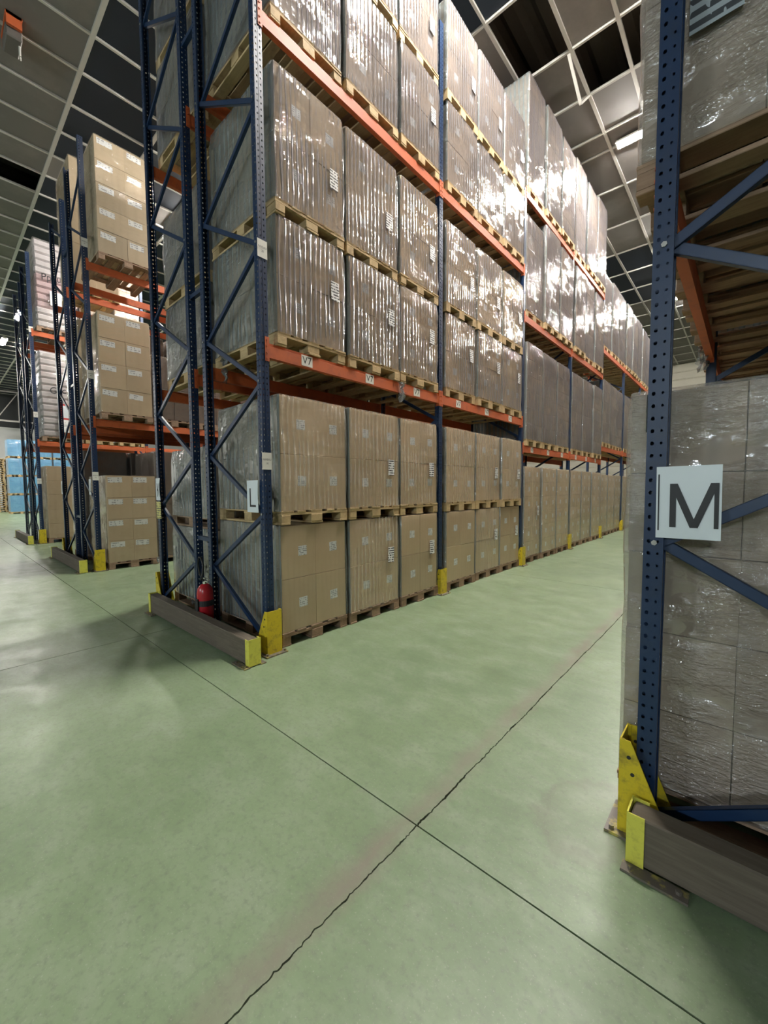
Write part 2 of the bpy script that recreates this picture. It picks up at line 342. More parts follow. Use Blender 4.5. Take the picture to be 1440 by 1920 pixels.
def strokes(ch):
    # block capitals for the aisle sheets, metres, (x, z) quads
    q = lambda x0, z0, x1, z1, w_: [(x0 - w_ / 2, z0), (x0 + w_ / 2, z0), (x1 + w_ / 2, z1), (x1 - w_ / 2, z1)]
    box = lambda x0, x1, z0, z1: [(x0, z0), (x1, z0), (x1, z1), (x0, z1)]
    return {'M': [box(-0.057, -0.036, -0.098, 0.074), q(0.021, -0.098, -0.0445, 0.074, 0.025), q(0.021, -0.098, 0.0825, 0.074, 0.025), box(0.081, 0.095, -0.098, 0.074)],
            'L': [box(-0.053, -0.033, -0.096, 0.074), box(-0.033, 0.062, -0.096, -0.077)],
            'K': [box(-0.058, -0.038, -0.096, 0.076), q(-0.036, -0.02, 0.058, 0.076, 0.024), q(0.062, -0.096, -0.012, 0.005, 0.024)],
            'J': [box(0.02, 0.04, -0.06, 0.076), box(-0.035, 0.03, -0.096, -0.077), box(0.015, 0.037, -0.085, -0.06), box(-0.05, -0.03, -0.088, -0.05)],
            'I': [box(-0.011, 0.011, -0.096, 0.076)]}[ch]
def text_geo(s, size, bold=0.0):
    cu = bpy.data.curves.new('t', 'FONT'); cu.body = s; cu.size = size; cu.align_x = 'CENTER'; cu.align_y = 'CENTER'; cu.resolution_u = 3; cu.offset = bold
    o = bpy.data.objects.new('t', cu); C.objects.link(o); bpy.context.view_layer.update()
    me = o.evaluated_get(bpy.context.evaluated_depsgraph_get()).to_mesh()
    vs = [tuple(v.co) for v in me.vertices]; fs = [tuple(p.vertices) for p in me.polygons]
    bpy.data.objects.remove(o); bpy.data.curves.remove(cu)
    return vs, fs

# ------------------------------------------------------------------ floor: separate slabs with open joints
def jag(y, amp, seed): return amp * (0.7 * mnoise.noise((y * 5.0, seed, 0.3)) + 0.5 * mnoise.noise((y * 37.0, seed, 7.1)) + 0.4 * mnoise.noise((y * 90.0, seed, 2.1)))
bm = MB(); bm.box(-46, 14, -9, 34, -0.12, -0.022); floor = struct('floor', bm.mesh('floor', 'joint_dirt'))
XJ = [-46, -41.0, -36, -30.9, -26, -20.8, -16.0, -9.7, -4.58, -1.04, 3.6, 8.6, 14]
YJ = [-9, -3.9, 1.37, 6.6, 11.8, 17.0, 22.2, 28, 34]
for i in range(len(XJ) - 1):
    for j in range(len(YJ) - 1):
        x0, x1, y0, y1 = XJ[i] + 0.003, XJ[i + 1] - 0.003, YJ[j] + 0.0035, YJ[j + 1] - 0.0035
        mb = MB()
        if XJ[i] == -1.04 or XJ[i + 1] == -1.04:
            n = 520; left = XJ[i + 1] == -1.04; vs = []
            for k in range(n + 1):
                y = y0 + (y1 - y0) * k / n; e = -1.04 + jag(y, 0.011, 3.0) * (1 if y < 7 else 0.5)
                g = 0.0022 + 0.004 * max(0, mnoise.noise((y * 14, 5.5, 1.0))) + 0.003 * max(0, mnoise.noise((y * 70, 1.5 if left else 8.5, 1.0)))
                for z in (0.0, -0.03):
                    vs += [(x0, y, z), (e - g, y, z)] if left else [(e + g, y, z), (x1, y, z)]
            fs = []
            for k in range(n):
                a, b = 4 * k, 4 * (k + 1)
                fs += [(a, a + 1, b + 1, b), (a + 1, a + 3, b + 3, b + 1), (a + 2, a, b, b + 2)]
            fs += [(0, 2, 3, 1), (4 * n, 4 * n + 1, 4 * n + 3, 4 * n + 2)]
            mb.add(vs, fs)
        else: mb.box(x0, x1, y0, y1, -0.03, 0.0)
        obj('floor_slab', mb.mesh('floor_slab', 'floor_coating'), floor)

# ------------------------------------------------------------------ walls
mb = MB(); mb.box(-46.2, -46, -9, 34, 0, 6.7); mb.box(-46.2, -46, -9, 34, 6.7, 12, 1)
wl = struct('wall_left', mb.mesh('wall_left', ['wall_white', 'wall_dark']))
mb = MB()
for k in range(24):
    mb.prism([(-46 + 0, 0)] if 0 else [(33.0, k * 0.5), (33.2, k * 0.5), (33.2, k * 0.5 + 0.5), (33.06, k * 0.5 + 0.5), (33.06, k * 0.5 + 0.46), (33.0, k * 0.5 + 0.42)], 0, -46, 14)
struct('wall_back', mb.mesh('wall_back', 'siding'))
mb = MB(); mb.box(-46, 14, -9.2, -9, 0, 12); struct('wall_front', mb.mesh('wall_front', 'wall_white'))
mb = MB(); mb.box(14, 14.2, -9, 34, 0, 12); struct('wall_right', mb.mesh('wall_right', 'wall_white'))
# roof truss seen below the ceiling edge, far end
t = MB()
for (a, b) in (((-44, 2.0, 7.0), (-44, 9.0, 7.0)), ((-44, 2.0, 9.3), (-44, 9.0, 9.3))): t.bar(a, b, 0.12, 0.12, 0, (1, 0, 0))
for k in range(5):
    y = 2.2 + k * 1.4; t.bar((-44, y, 7), (-44, y, 9.3), 0.08, 0.08, 0, (1, 0, 0)); t.bar((-44, y, 7), (-44, y + 1.4, 9.3), 0.06, 0.06, 0, (1, 0, 0))
tr = thing('roof_truss', 'grey steel roof truss high on the far wall above the white part', 'truss', (0, 0, 0), mesh=t.mesh('roof_truss', 'zinc_steel'))

# ------------------------------------------------------------------ roof and suspended ceiling
mb = MB(); pts = []
for k in range(112):
    x = -46 + k * 0.54
    pts += [(x, 10.55), (x + 0.12, 10.42), (x + 0.32, 10.42), (x + 0.42, 10.55)]
vs = [(x, -9, z) for x, z in pts] + [(x, 34, z) for x, z in pts]; n = len(pts)
mb.add(vs, [(i, i + 1, n + i + 1, n + i) for i in range(n - 1)])
mb.box(-46, 14, -9, 34, 10.7, 10.8)
struct('roof', mb.mesh('roof', 'roof_sheet'))
XS = [-46 + 0.955 * k for k in range(39)] 
XS = [x for x in XS if x < -14.9] + [-14.5, -13.55, -12.63, -11.69, -10.73, -9.77, -8.85, -7.9, -6.95, -6.0, -5.3, -4.6, -3.65, -2.68, -1.92, -0.96, 0.0, 0.96, 1.92, 2.9, 3.85, 4.8, 5.8, 7, 9, 11.5, 14]
YS = [-9, -7, -5, -3.7, -2.23, -0.73, 0.77, 2.27, 3.77, 5.27, 6.75, 8.18, 9.33, 10.5, 11.1, 12.6, 14.4, 16.1, 17.7, 19.3, 20.9, 22.5, 24.1, 25.7, 27.3, 29, 30.6, 32.2, 34]
g = MB()
for x in XS:
    for (ya, yb, wd) in ((-9, 6.75, 0.022), (6.75, 34, 0.030)):
        wx = wd if x > -5 or ya < 0 else 0.022
        g.box(x - wx, x + wx, ya, yb, CEIL - 0.05, CEIL)
for y in YS:
    g.box(-46, -5, y - 0.036, y + 0.036, CEIL - 0.055, CEIL + 0.002)
    g.box(-5, 14, y - 0.02, y + 0.02, CEIL - 0.048, CEIL + 0.002)
ceiling = struct('ceiling', g.mesh('ceiling', 'grid_metal'))
def panel_mesh(wx, wy, mt):
    b = MB(); b.box(-wx / 2, wx / 2, -wy / 2, wy / 2, 0, 0.02); return b.mesh('ceiling_panel', mt)
HOLES = {(-3.65, 6.75), (-2.68, 8.18), (-1.92, 8.18), (-14.5, 0.77), (-0.96, 8.18)}
rest = MB(); cells = []
for i in range(len(XS) - 1):
    for j in range(len(YS) - 1):
        x0, x1, y0, y1 = XS[i], XS[i + 1], YS[j], YS[j + 1]
        if any(abs(hx - x0) < 0.06 and abs(hy - y0) < 0.06 for hx, hy in HOLES): continue
        xc, yc = (x0 + x1) / 2, (y0 + y1) / 2
        navy = (2.27 <= y0 < 9 and xc < -6 and not -13.6 < xc < -12.6) or (y0 >= 15.9 and y0 < 20.8 and xc > -6) or (5.2 < y0 < 6.7 and -5.2 < xc < -2)
        seen = (-24 < xc < -6.5 and -0.2 < yc < 5) or (-5.2 < xc < -0.9 and 5 < yc < 25)
        if seen: obj('ceiling_panel', cached(('panel', round(x1 - x0, 2), round(y1 - y0, 2), navy), lambda: panel_mesh(x1 - x0 - 0.05, y1 - y0 - 0.06, 'navy_panel' if navy else 'grey_panel')), ceiling, (xc, yc, CEIL - 0.012))
        else: rest.box(x0 + 0.02, x1 - 0.02, y0 + 0.03, y1 - 0.03, CEIL - 0.012, CEIL + 0.01, 1 if navy else 0)
obj('ceiling_panel', rest.mesh('ceiling_panel_field', ['grey_panel', 'navy_panel']), ceiling, kind='stuff')
# bent tee bar hanging below the opened bay
hb = MB(); A = Vector((-2.73, 8.2, CEIL - 0.05)); B = Vector((-2.66, 8.72, CEIL - 0.62)); D = Vector((-2.68, 9.32, CEIL - 0.05))
hb.bar(A, B, 0.05, 0.03, 0, (1, 0, 0)); hb.bar(B, D, 0.05, 0.03, 0, (1, 0, 0))
thing('ceiling_bar', 'bent ceiling bar hanging down beside the missing ceiling panels', 'ceiling bar', mesh=hb.mesh('ceiling_bar', 'grid_metal'))
# light ceiling fixtures
def lamp(x, y, label, dim):
    def body():
        b = MB(); b.prism([(-0.125, -0.024), (0.0, 0.0), (0.125, -0.024), (0.07, 0.06), (-0.07, 0.06)], 0, -0.68, 0.68); b.box(-0.69, -0.66, -0.07, 0.07, -0.06, 0.05); b.box(0.66, 0.69, -0.07, 0.07, -0.06, 0.05)
        return b.mesh('housing', 'grid_metal')
    def tube():
        b = MB(); b.cyl((-0.655, -0.035, -0.035), (0.655, -0.035, -0.035), 0.026, 8); b.cyl((-0.655, 0.035, -0.035), (0.655, 0.035, -0.035), 0.026, 8)
        return b.mesh('tube', 'dim_lamp_tube' if dim else 'lamp_tube')
    t = thing('ceiling_light', label, 'light', (x, y, CEIL - 0.125))
    obj('housing', cached('lamp_body', body), t); obj('tube', cached(('lamp_tube', dim), tube), t)
lamp_names = ['over the first bay of the main aisle', 'glowing beside the top of the blue post with the M sign', 'deep in the main aisle, behind the M post', 'small and far off, seen beside the orange beam of rack M',
              'inside the second aisle behind the tall stacks', 'deep in the second aisle behind the tall stacks', 'inside the third aisle', 'upper of two glaring lamps at the far wall', 'lower of two glaring lamps at the far wall',
              'added out of view to brighten the blue stacks', 'added out of view to brighten the white wall']
for (x, y), nm in zip(LAMPS, lamp_names): lamp(x, y, 'fluorescent tube light ' + nm, x == -1.85 and y > 9)
# cool floodlights on the wall behind the viewer
for x, nm in ((-6.0, 'left of the two on the wall behind the viewer'), (1.5, 'right of the two on the wall behind the viewer')):
    t = thing('wall_floodlight', 'cool white floodlight, ' + nm, 'light', (x, -8.98, 4.3))
    b = MB(); b.box(-0.74, 0.74, 0.0, 0.10, -0.24, 0.24, 0, 0.01); b.box(-0.05, 0.05, -0.02, 0.0, -0.3, 0.3); obj('housing', b.mesh('housing', 'zinc_steel'), t)
    b = MB(); b.box(-0.70, 0.70, 0.101, 0.106, -0.20, 0.20); obj('lens', b.mesh('lens', 'flood_lens'), t)
# orange bracket with a dark box at the ceiling edge
t = thing('hanging_heater', 'orange bracket holding a dark box under the ceiling panels', 'heater', (-9.75, 1.3, CEIL - 0.02))
b = MB(); b.box(-0.30, -0.25, -0.10, 0.10, -0.20, 0); b.box(0.25, 0.30, -0.10, 0.10, -0.20, 0); b.box(-0.30, 0.30, -0.11, 0.11, -0.05, 0); obj('bracket', b.mesh('bracket', 'orange_paint'), t)
b = MB(); b.box(-0.22, 0.22, -0.11, 0.11, -0.32, -0.12, 0, 0.02); obj('case', b.mesh('case', 'roof_sheet'), t)
b = MB(); b.cyl((0.1, 0.08, -0.48), (0.1, 0.08, -0.30), 0.016); b.cyl((0.1, 0.08, -0.47), (0.0, 0.1, -0.46), 0.012); obj('pipe', b.mesh('pipe', 'grid_metal'), t)

# ------------------------------------------------------------------ pallets
PH = 0.13
def pallet_parts(wd, dp):
    # list of (name, x, y, z, sx, sy, sz); long way is X (depth), faces the aisle with its short side
    hx, hy = dp / 2, wd / 2; out = []
    for y, w_ in ((-hy + 0.05, 0.10), (0, 0.14), (hy - 0.05, 0.10)):
        out.append(('skid', 0, y, 0.010, dp, w_, 0.020))
        for x in (-hx + 0.072, 0, hx - 0.072): out.append(('block', x, y, 0.055, 0.143, w_, 0.070))
    for y, w_ in ((-hy + 0.07, 0.14), (-hy * 0.5 + 0.02, 0.10), (0, 0.14), (hy * 0.5 - 0.02, 0.10), (hy - 0.07, 0.14)):
        out.append(('deck_board', 0, y, 0.120, dp, w_, 0.019))
    strg = [('stringer', x, 0, 0.100, 0.143, wd, 0.020) for x in (-hx + 0.072, 0, hx - 0.072)]
    return strg, out
def make_pallet(parent, wd, dp, mt, pieces, loc=(0, 0, 0)):
    strg, rest_ = pallet_parts(wd, dp)
    key = (round(wd, 3), round(dp, 3), mt)
    if pieces:
        def s_():
            b = MB()
            for n_, x, y, z, a, c_, d in strg: b.box(x - a / 2, x + a / 2, y - c_ / 2, y + c_ / 2, z - d / 2, z + d / 2)
            return b.mesh('pallet', mt)
        p = obj('pallet', cached(('pal_s',) + key, s_), parent, loc)
        for n_, x, y, z, a, c_, d in rest_:
            def q_():
                b = MB(); b.box(-a / 2, a / 2, -c_ / 2, c_ / 2, -d / 2, d / 2, 0, 0.003); return b.mesh(n_, mt)
            obj(n_, cached((n_, round(a, 3), round(c_, 3), mt), q_), p, (x + random.uniform(-.006, .006), y + random.uniform(-.004, .004), z), (0, 0, random.uniform(-.006, .006)))
    else:
        def j_():
            b = MB()
            for n_, x, y, z, a, c_, d in strg + rest_: b.box(x - a / 2, x + a / 2, y - c_ / 2, y + c_ / 2, z - d / 2, z + d / 2)
            return b.mesh('pallet', mt)
        p = obj('pallet', cached(('pal_j',) + key, j_), parent, loc)
    return p

# ------------------------------------------------------------------ wrapped loads
def film_mesh(dx, wy, h, mt, seed, bulge=0.010, r=0.03):
    rnd = random.Random(seed); per = []
    hx, hy = dx / 2, wy / 2; n = 7
    corners = [(hx, -hy), (hx, hy), (-hx, hy), (-hx, -hy)]
    for k in range(4):
        (ax, ay), (bx, by) = corners[k], corners[(k + 1) % 4]
        for i in range(n):
            t = i / n
            if t == 0:
                px, py = corners[(k - 1) % 4]; d1 = Vector((px - ax, py - ay)).normalized(); d2 = Vector((bx - ax, by - ay)).normalized()
                per.append((ax + d1.x * r, ay + d1.y * r)); per.append((ax + (d1.x + d2.x) * r * 0.29, ay + (d1.y + d2.y) * r * 0.29)); per.append((ax + d2.x * r, ay + d2.y * r))
            else: per.append((ax + (bx - ax) * t, ay + (by - ay) * t))
    zn = max(6, int(h / 0.12)); vs = []; o = rnd.uniform(0, 50)
    for j in range(zn + 1):
        z = h * j / zn
        for x, y in per:
            k = bulge * mnoise.noise((x * 3 + o, y * 3, z * 4)) + 0.5 * bulge
            if j == zn: k -= 0.012
            ln = math.hypot(x / hx, y / hy)
            vs.append((x * (1 + k / hx), y * (1 + k / hy), z + (0.006 * mnoise.noise((x * 7, y * 7, o)) if j == zn else 0)))
    m_ = len(per); fs = [(j * m_ + i, j * m_ + (i + 1) % m_, (j + 1) * m_ + (i + 1) % m_, (j + 1) * m_ + i) for j in range(zn) for i in range(m_)]
    b = MB(); b.add(vs, fs); b.add([vs[zn * m_ + i] for i in range(m_)], [tuple(range(m_))])
    side = 'film_side' if mt in ('film', 'film_plain', 'film_thick_dimmed', 'film_far_dimmed') else mt
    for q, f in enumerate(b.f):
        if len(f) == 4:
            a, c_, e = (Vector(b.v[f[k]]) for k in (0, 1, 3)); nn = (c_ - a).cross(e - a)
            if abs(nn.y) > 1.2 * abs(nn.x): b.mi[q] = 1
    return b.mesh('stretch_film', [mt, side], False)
def label_mesh(wy, hz, mt, face='x'):
    b = MB()
    b.box(-0.0007, 0.0007, -wy / 2, wy / 2, -hz / 2, hz / 2)
    return b.mesh('label', mt)
LOADS = 0
def load(label, xf, dirx, y0, z0, h, wd=0.82, dp=1.2, nz=2, ny=2, nx=3, mt='carton', film='film', pal='pallet_wood', pieces=False, cartons='stack',
         lab=None, lab_pos=(0.1, 0.02), sheet=None, group=None, cat='pallet load', pallet=True, bundle=None, jx=0.012, side=True):
    """one wrapped pallet: xf = front face x, dirx = +1 when it faces +X; y0 = near side; z0 = underside of the pallet; h = height of the goods"""
    global LOADS; LOADS += 1
    rnd = random.Random(LOADS * 13 + 1)
    xj = rnd.uniform(-jx, jx)
    t = thing('pallet_load', label, cat, (xf - dirx * dp / 2 + xj, y0 + wd / 2, z0), 0, group)
    ph = PH if pallet else 0.0
    if pallet: make_pallet(t, wd - 0.01 if wd > 0.8 else wd, dp, pal, pieces)
    inset = 0.014
    gx, gy = dp - 2 * inset, wd - 2 * inset; cxs, cys, czs = gx / nx, gy / ny, (h - 0.012) / nz
    if cartons == 'each':
        def cm():
            b = MB(); b.box(-cxs / 2 + .0004, cxs / 2 - .0004, -cys / 2 + .0004, cys / 2 - .0004, 0.001, czs - 0.003, 0, 0.002); return b.mesh('carton', mt)
        me = cached(('carton', round(cxs, 3), round(cys, 3), round(czs, 3), mt), cm)
        for iz in range(nz):
            for ix in range(nx):
                for iy in range(ny):
                    front = ix == (nx - 1 if dirx > 0 else 0)
                    if not (front or (side and iy == 0)): continue
                    c_ = obj('carton', me, t, (-gx / 2 + (ix + .5) * cxs + rnd.uniform(-.003, .003), -gy / 2 + (iy + .5) * cys + rnd.uniform(-.002, .002), ph + iz * czs))
                    if front and lab:
                        lw, lh, lm = lab
                        obj('label', cached(('lab', lab), lambda: label_mesh(lw, lh, lm)), c_, (dirx * (cxs / 2 - 0.0008), lab_pos[0] * cys + rnd.uniform(-.01, .01), czs * (0.5 + lab_pos[1]) + rnd.uniform(-.01, .01)), (rnd.uniform(-.05, .05), 0, 0))
    elif cartons == 'stack':
        def sm():
            b = MB()
            for iz in range(nz):
                for iy in range(ny):
                    xa, xb = (gx / 2 - cxs, gx / 2) if dirx > 0 else (-gx / 2, -gx / 2 + cxs)
                    b.box(xa, xb, -gy / 2 + iy * cys + .003, -gy / 2 + (iy + 1) * cys - .003, ph + iz * czs + .002, ph + (iz + 1) * czs - .002, 0, 0.005)
                for ix in range(nx):
                    b.box(-gx / 2 + ix * cxs + .003, -gx / 2 + (ix + 1) * cxs - .003, -gy / 2 + .002, -gy / 2 + cys, ph + iz * czs + .002, ph + (iz + 1) * czs - .002, 0, 0.005)
            b.box(-gx / 2 + .01, gx / 2 - .01, -gy / 2 + .01, gy / 2 - .004, ph, ph + nz * czs - .004)
            return b.mesh('carton_stack', mt)
        obj('carton_stack', cached(('stack', round(gx, 2), round(gy, 2), round(h, 3), nz, ny, nx, mt, dirx, ph), sm), t)
        if lab:
            lw, lh, lm = lab; b = MB()
            for iz in range(nz):
                for iy in range(ny):
                    x = dirx * (gx / 2 + 0.0012); yy = -gy / 2 + (iy + .5 + lab_pos[0]) * cys; zz = ph + (iz + .5 + lab_pos[1]) * czs
                    b.box(x - .0007, x + .0007, yy - lw / 2, yy + lw / 2, zz - lh / 2, zz + lh / 2)
            o = obj('label', b.mesh('carton_labels', lm), t); o['kind'] = 'stuff'
    elif cartons == 'bundle':
        zz = ph
        for iz in range(nz):
            def bm_():
                b = MB(); b.box(-gx / 2, gx / 2, -gy / 2, gy / 2, 0.0, czs - 0.004, 0, min(0.04, czs * 0.3)); return b.mesh('paper_bundle', mt)
            me = cached(('bundle', round(gx, 2), round(gy, 2), round(czs, 3), bundle[iz] if bundle else mt), lambda: (lambda b: (b.box(-gx / 2, gx / 2, -gy / 2, gy / 2, 0.0, czs - 0.004, 0, min(0.04, czs * 0.3)), b.mesh('paper_bundle', bundle[iz] if bundle else mt))[1])(MB()))
            obj('paper_bundle', me, t, (rnd.uniform(-.008, .008), rnd.uniform(-.008, .008), zz), (0, 0, rnd.uniform(-.008, .008))); zz += czs
    if film:
        key = (round(dp, 2), round(wd, 2), round(h, 2), film, LOADS % 3)
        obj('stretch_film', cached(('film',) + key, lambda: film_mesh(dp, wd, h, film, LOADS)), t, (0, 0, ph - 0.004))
    if sheet:
        sy, sz, sw, sh, smat = sheet
        obj('pallet_label', cached(('sheet', sw, sh, smat), lambda: label_mesh(sw, sh, smat)), t, (dirx * (dp / 2 + 0.013), -wd / 2 + sy * wd, ph + sz * h), (rnd.uniform(-.03, .03), 0, rnd.uniform(-.02, .02)), 'white printed sheet stuck on the film')
    return t

# ------------------------------------------------------------------ racks
PITCH_Y, Y_POST, PW, PD = 2.745, 2.05, 0.08, 0.068   # post: right edge at Y_POST, PW wide along Y, PD deep along X
def perforated_post(h, n_rows):
    b = MB(); st = 0.05
    def strip(P, du, cols):  # P(u, z) -> 3D, width du, hole columns (u, r)
        k = len(cols); edges = [0] + [(cols[i][0] + cols[i + 1][0]) / 2 for i in range(k - 1)] + [du]
        for c_, (u, r) in enumerate(cols):
            ua, ub = edges[c_], edges[c_ + 1]; base = []; fs = []
            for j in range(n_rows):
                z0 = j * st; zc = z0 + st / 2; n0 = len(base)
                base += [P(ua, z0), P(ub, z0), P(ub, z0 + st), P(ua, z0 + st)]
                base += [P(u + r * math.cos(a), zc + 1.25 * r * math.sin(a)) for a in [math.radians(225 + 45 * q) for q in range(8)]]
                # octagon verts 4..11 start at lower-left going counter-clockwise
                for q in range(4):
                    o0, o1, o2 = n0 + 4 + 2 * q, n0 + 4 + (2 * q + 1) % 8, n0 + 4 + (2 * q + 2) % 8
                    a_, b_ = n0 + q, n0 + (q + 1) % 4
                    fs += [(a_, b_, o1), (a_, o1, o0), (b_, o2, o1)]
            b.add(base, fs)
        zt = n_rows * st
        if h > zt: b.add([P(0, zt), P(du, zt), P(du, h), P(0, h)], [(0, 1, 2, 3)])
    # front web at local x = 0, flanges run to x = -PD, lips turn inwards
    strip(lambda u, z: (0, u, z), PW, [(0.022, 0.0065), (0.058, 0.0065)])
    strip(lambda u, z: (-u, 0, z), PD, [(0.019, 0.0068), (0.050, 0.0048)])
    strip(lambda u, z: (-u, PW, z), PD, [(0.019, 0.0068), (0.050, 0.0048)])
    for y, s_ in ((0, 1), (PW, -1)): b.box(-PD - 0.0015, -PD, min(y, y + s_ * 0.016), max(y, y + s_ * 0.016), 0, h)
    # shallow pressed step along the web and flanges
    b.box(-0.003, 0.0016, 0.037, 0.043, 0, h); b.box(-0.037, -0.033, -0.0016, 0.002, 0, h)
    return b.mesh('post', 'blue_paint')
def plain_post(h):
    b = MB(); b.box(-0.003, 0, 0, PW, 0, h); b.box(-PD, 0, 0, 0.003, 0, h); b.box(-PD, 0, PW - 0.003, PW, 0, h)
    return b.mesh('post', 'blue_paint')
def rack(name_label, xf, dirx, depth, bays, levels, height, first=0, perforated=1, phase=0, beam_labels=False, cat='pallet rack'):
    """xf = aisle-side face of the front posts; dirx = the way the front faces; levels(b) -> list of beam tops"""
    t = thing('pallet_rack', name_label, cat, (xf, Y_POST - PW, 0)); inner = -dirx
    frames = []
    for k in range(first, first + bays + 1):
        fr = bpy.data.objects.new('upright_frame', None); C.objects.link(fr); fr.parent = t; fr.location = (0, k * PITCH_Y, 0); frames.append(fr)
        perf = k < first + perforated; hh = height(k)
        me = cached(('post', perf, hh), lambda: perforated_post(hh, int(hh / 0.05)) if perf else plain_post(hh))
        rz = 0 if dirx > 0 else math.pi
        for xx, flip in ((0, False), (inner * depth, True)):
            r_ = (rz + math.pi) if flip else rz
            r_ %= 2 * math.pi
            o = obj('post', me, fr, (xx, PW if r_ > 1 else 0, 0), (0, 0, r_))
        b = MB(); b.box(-0.06, 0.06, -0.05, 0.05, 0, 0.008); b.cyl((0.045, -0.035, 0.008), (0.045, -0.035, 0.022), 0.009, 6)
        fp = cached('foot_plate', lambda: b.mesh('foot_plate', 'worn_steel'))
        for xx in (inner * PD / 2, inner * (depth - PD / 2)): obj('foot_plate', fp, fr, (xx, PW / 2, 0))
        z = 0.09; side = 0; xa, xb = inner * (PD - 0.012), inner * (depth - PD + 0.012)
        n = 0
        while z + 0.58 < hh - 0.1:
            dz = 0.58 if side == 0 else 0.60
            p, q = ((xa, 0), (xb, dz)) if side == 0 else ((xb, 0), (xa, dz))
            def br(p=p, q=q):
                bb = MB(); P_, Q_ = Vector((p[0], 0, p[1])), Vector((q[0], 0, q[1])); d = (Q_ - P_).normalized(); P_ += d * 0.0; nr = Vector((0, 1, 0))
                tt = d.cross(nr)
                bb.bar(P_ - nr * 0.012, Q_ - nr * 0.012, 0.003, 0.042)
                for s_ in (-1, 1): bb.bar(P_ + tt * s_ * 0.0195, Q_ + tt * s_ * 0.0195, 0.027, 0.003)
                return bb.mesh('brace', 'blue_paint')
            yb = PW / 2 + (0.006 if side else -0.006)
            obj('brace', cached(('brace', round(p[0], 3), round(q[0], 3), round(dz, 2)), br), fr, (0, yb, z))
            if k == first:
                bo = cached('bolt', lambda: (lambda c: (c.cyl((0, -0.004, 0), (0, 0.006, 0), 0.011, 6), c.mesh('bolt', 'zinc_steel'))[1])(MB()))
                obj('bolt', bo, fr, (p[0] - inner * 0.018 * (1 if side == 0 else -1), -0.003, z))
            z += dz; side ^= 1
    # beams
    for k in range(first, first + bays):
        for lv in levels(k):
            for xx, fd, front in ((0, dirx, True), (inner * depth, -dirx, False)):
                ln = PITCH_Y - PW
                def bmsh():
                    c = MB(); hh_ = 0.13
                    c.prism([(-0.05, -hh_), (0.0, -hh_), (0.0, -0.028), (-0.014, -0.022), (-0.014, 0.0), (-0.05, 0.0)], 1, 0.0, ln) if fd > 0 else \
                        c.prism([(0.05, -hh_), (0.05, 0.0), (0.014, 0.0), (0.014, -0.022), (0.0, -0.028), (0.0, -hh_)], 1, 0.0, ln)
                    return c.mesh('beam', 'orange_paint')
                bo = obj('beam', cached(('beam', fd), bmsh), t, (xx, k * PITCH_Y + PW, lv))
                def cn():
                    c = MB(); s_ = fd
                    c.box(min(0, s_ * .005), max(0, s_ * .005), -0.038, 0.004, -0.165, 0.045)
                    c.box(min(s_ * .005, -s_ * .055), max(s_ * .005, -s_ * .055), 0.0005, 0.0045, -0.165, 0.045)
                    for zz in (-.14, -.09, -.03, .02): c.cyl((0, -0.02, zz), (s_ * 0.010, -0.02, zz), 0.008, 6)
                    return c.mesh('beam_connector', 'orange_paint')
                obj('beam_connector', cached(('conn', fd), cn), bo, (fd * 0.001, 0, 0))
                def cn2():
                    c = MB(); s_ = fd
                    c.box(min(0, s_ * .005), max(0, s_ * .005), -0.004, 0.038, -0.165, 0.045)
                    c.box(min(s_ * .005, -s_ * .055), max(s_ * .005, -s_ * .055), -0.0045, -0.0005, -0.165, 0.045)
                    for zz in (-.14, -.09, -.03, .02): c.cyl((0, 0.02, zz), (s_ * 0.010, 0.02, zz), 0.008, 6)
                    return c.mesh('beam_connector', 'orange_paint')
                obj('beam_connector', cached(('conn2', fd), cn2), bo, (fd * 0.001, ln, 0))
                if front and beam_labels and lv < 3 and k < first + 4:
                    lm = cached('loc_label', lambda: location_label('V7'))
                    for q in range(3): obj('location_label', lm, bo, (fd * 0.0012, 0.42 + q * 0.87, -0.068), label='small white location label with black print')
    return t, frames
def location_label(s):
    b = MB(); b.box(-.0006, .0006, -.065, .065, -.05, .05); vs, fs = text_geo(s, 0.10)
    b.add([(0.0009, x, y) for x, y, z in vs], fs, 1)
    return b.mesh('location_label', ['warm_paper', 'ink'])
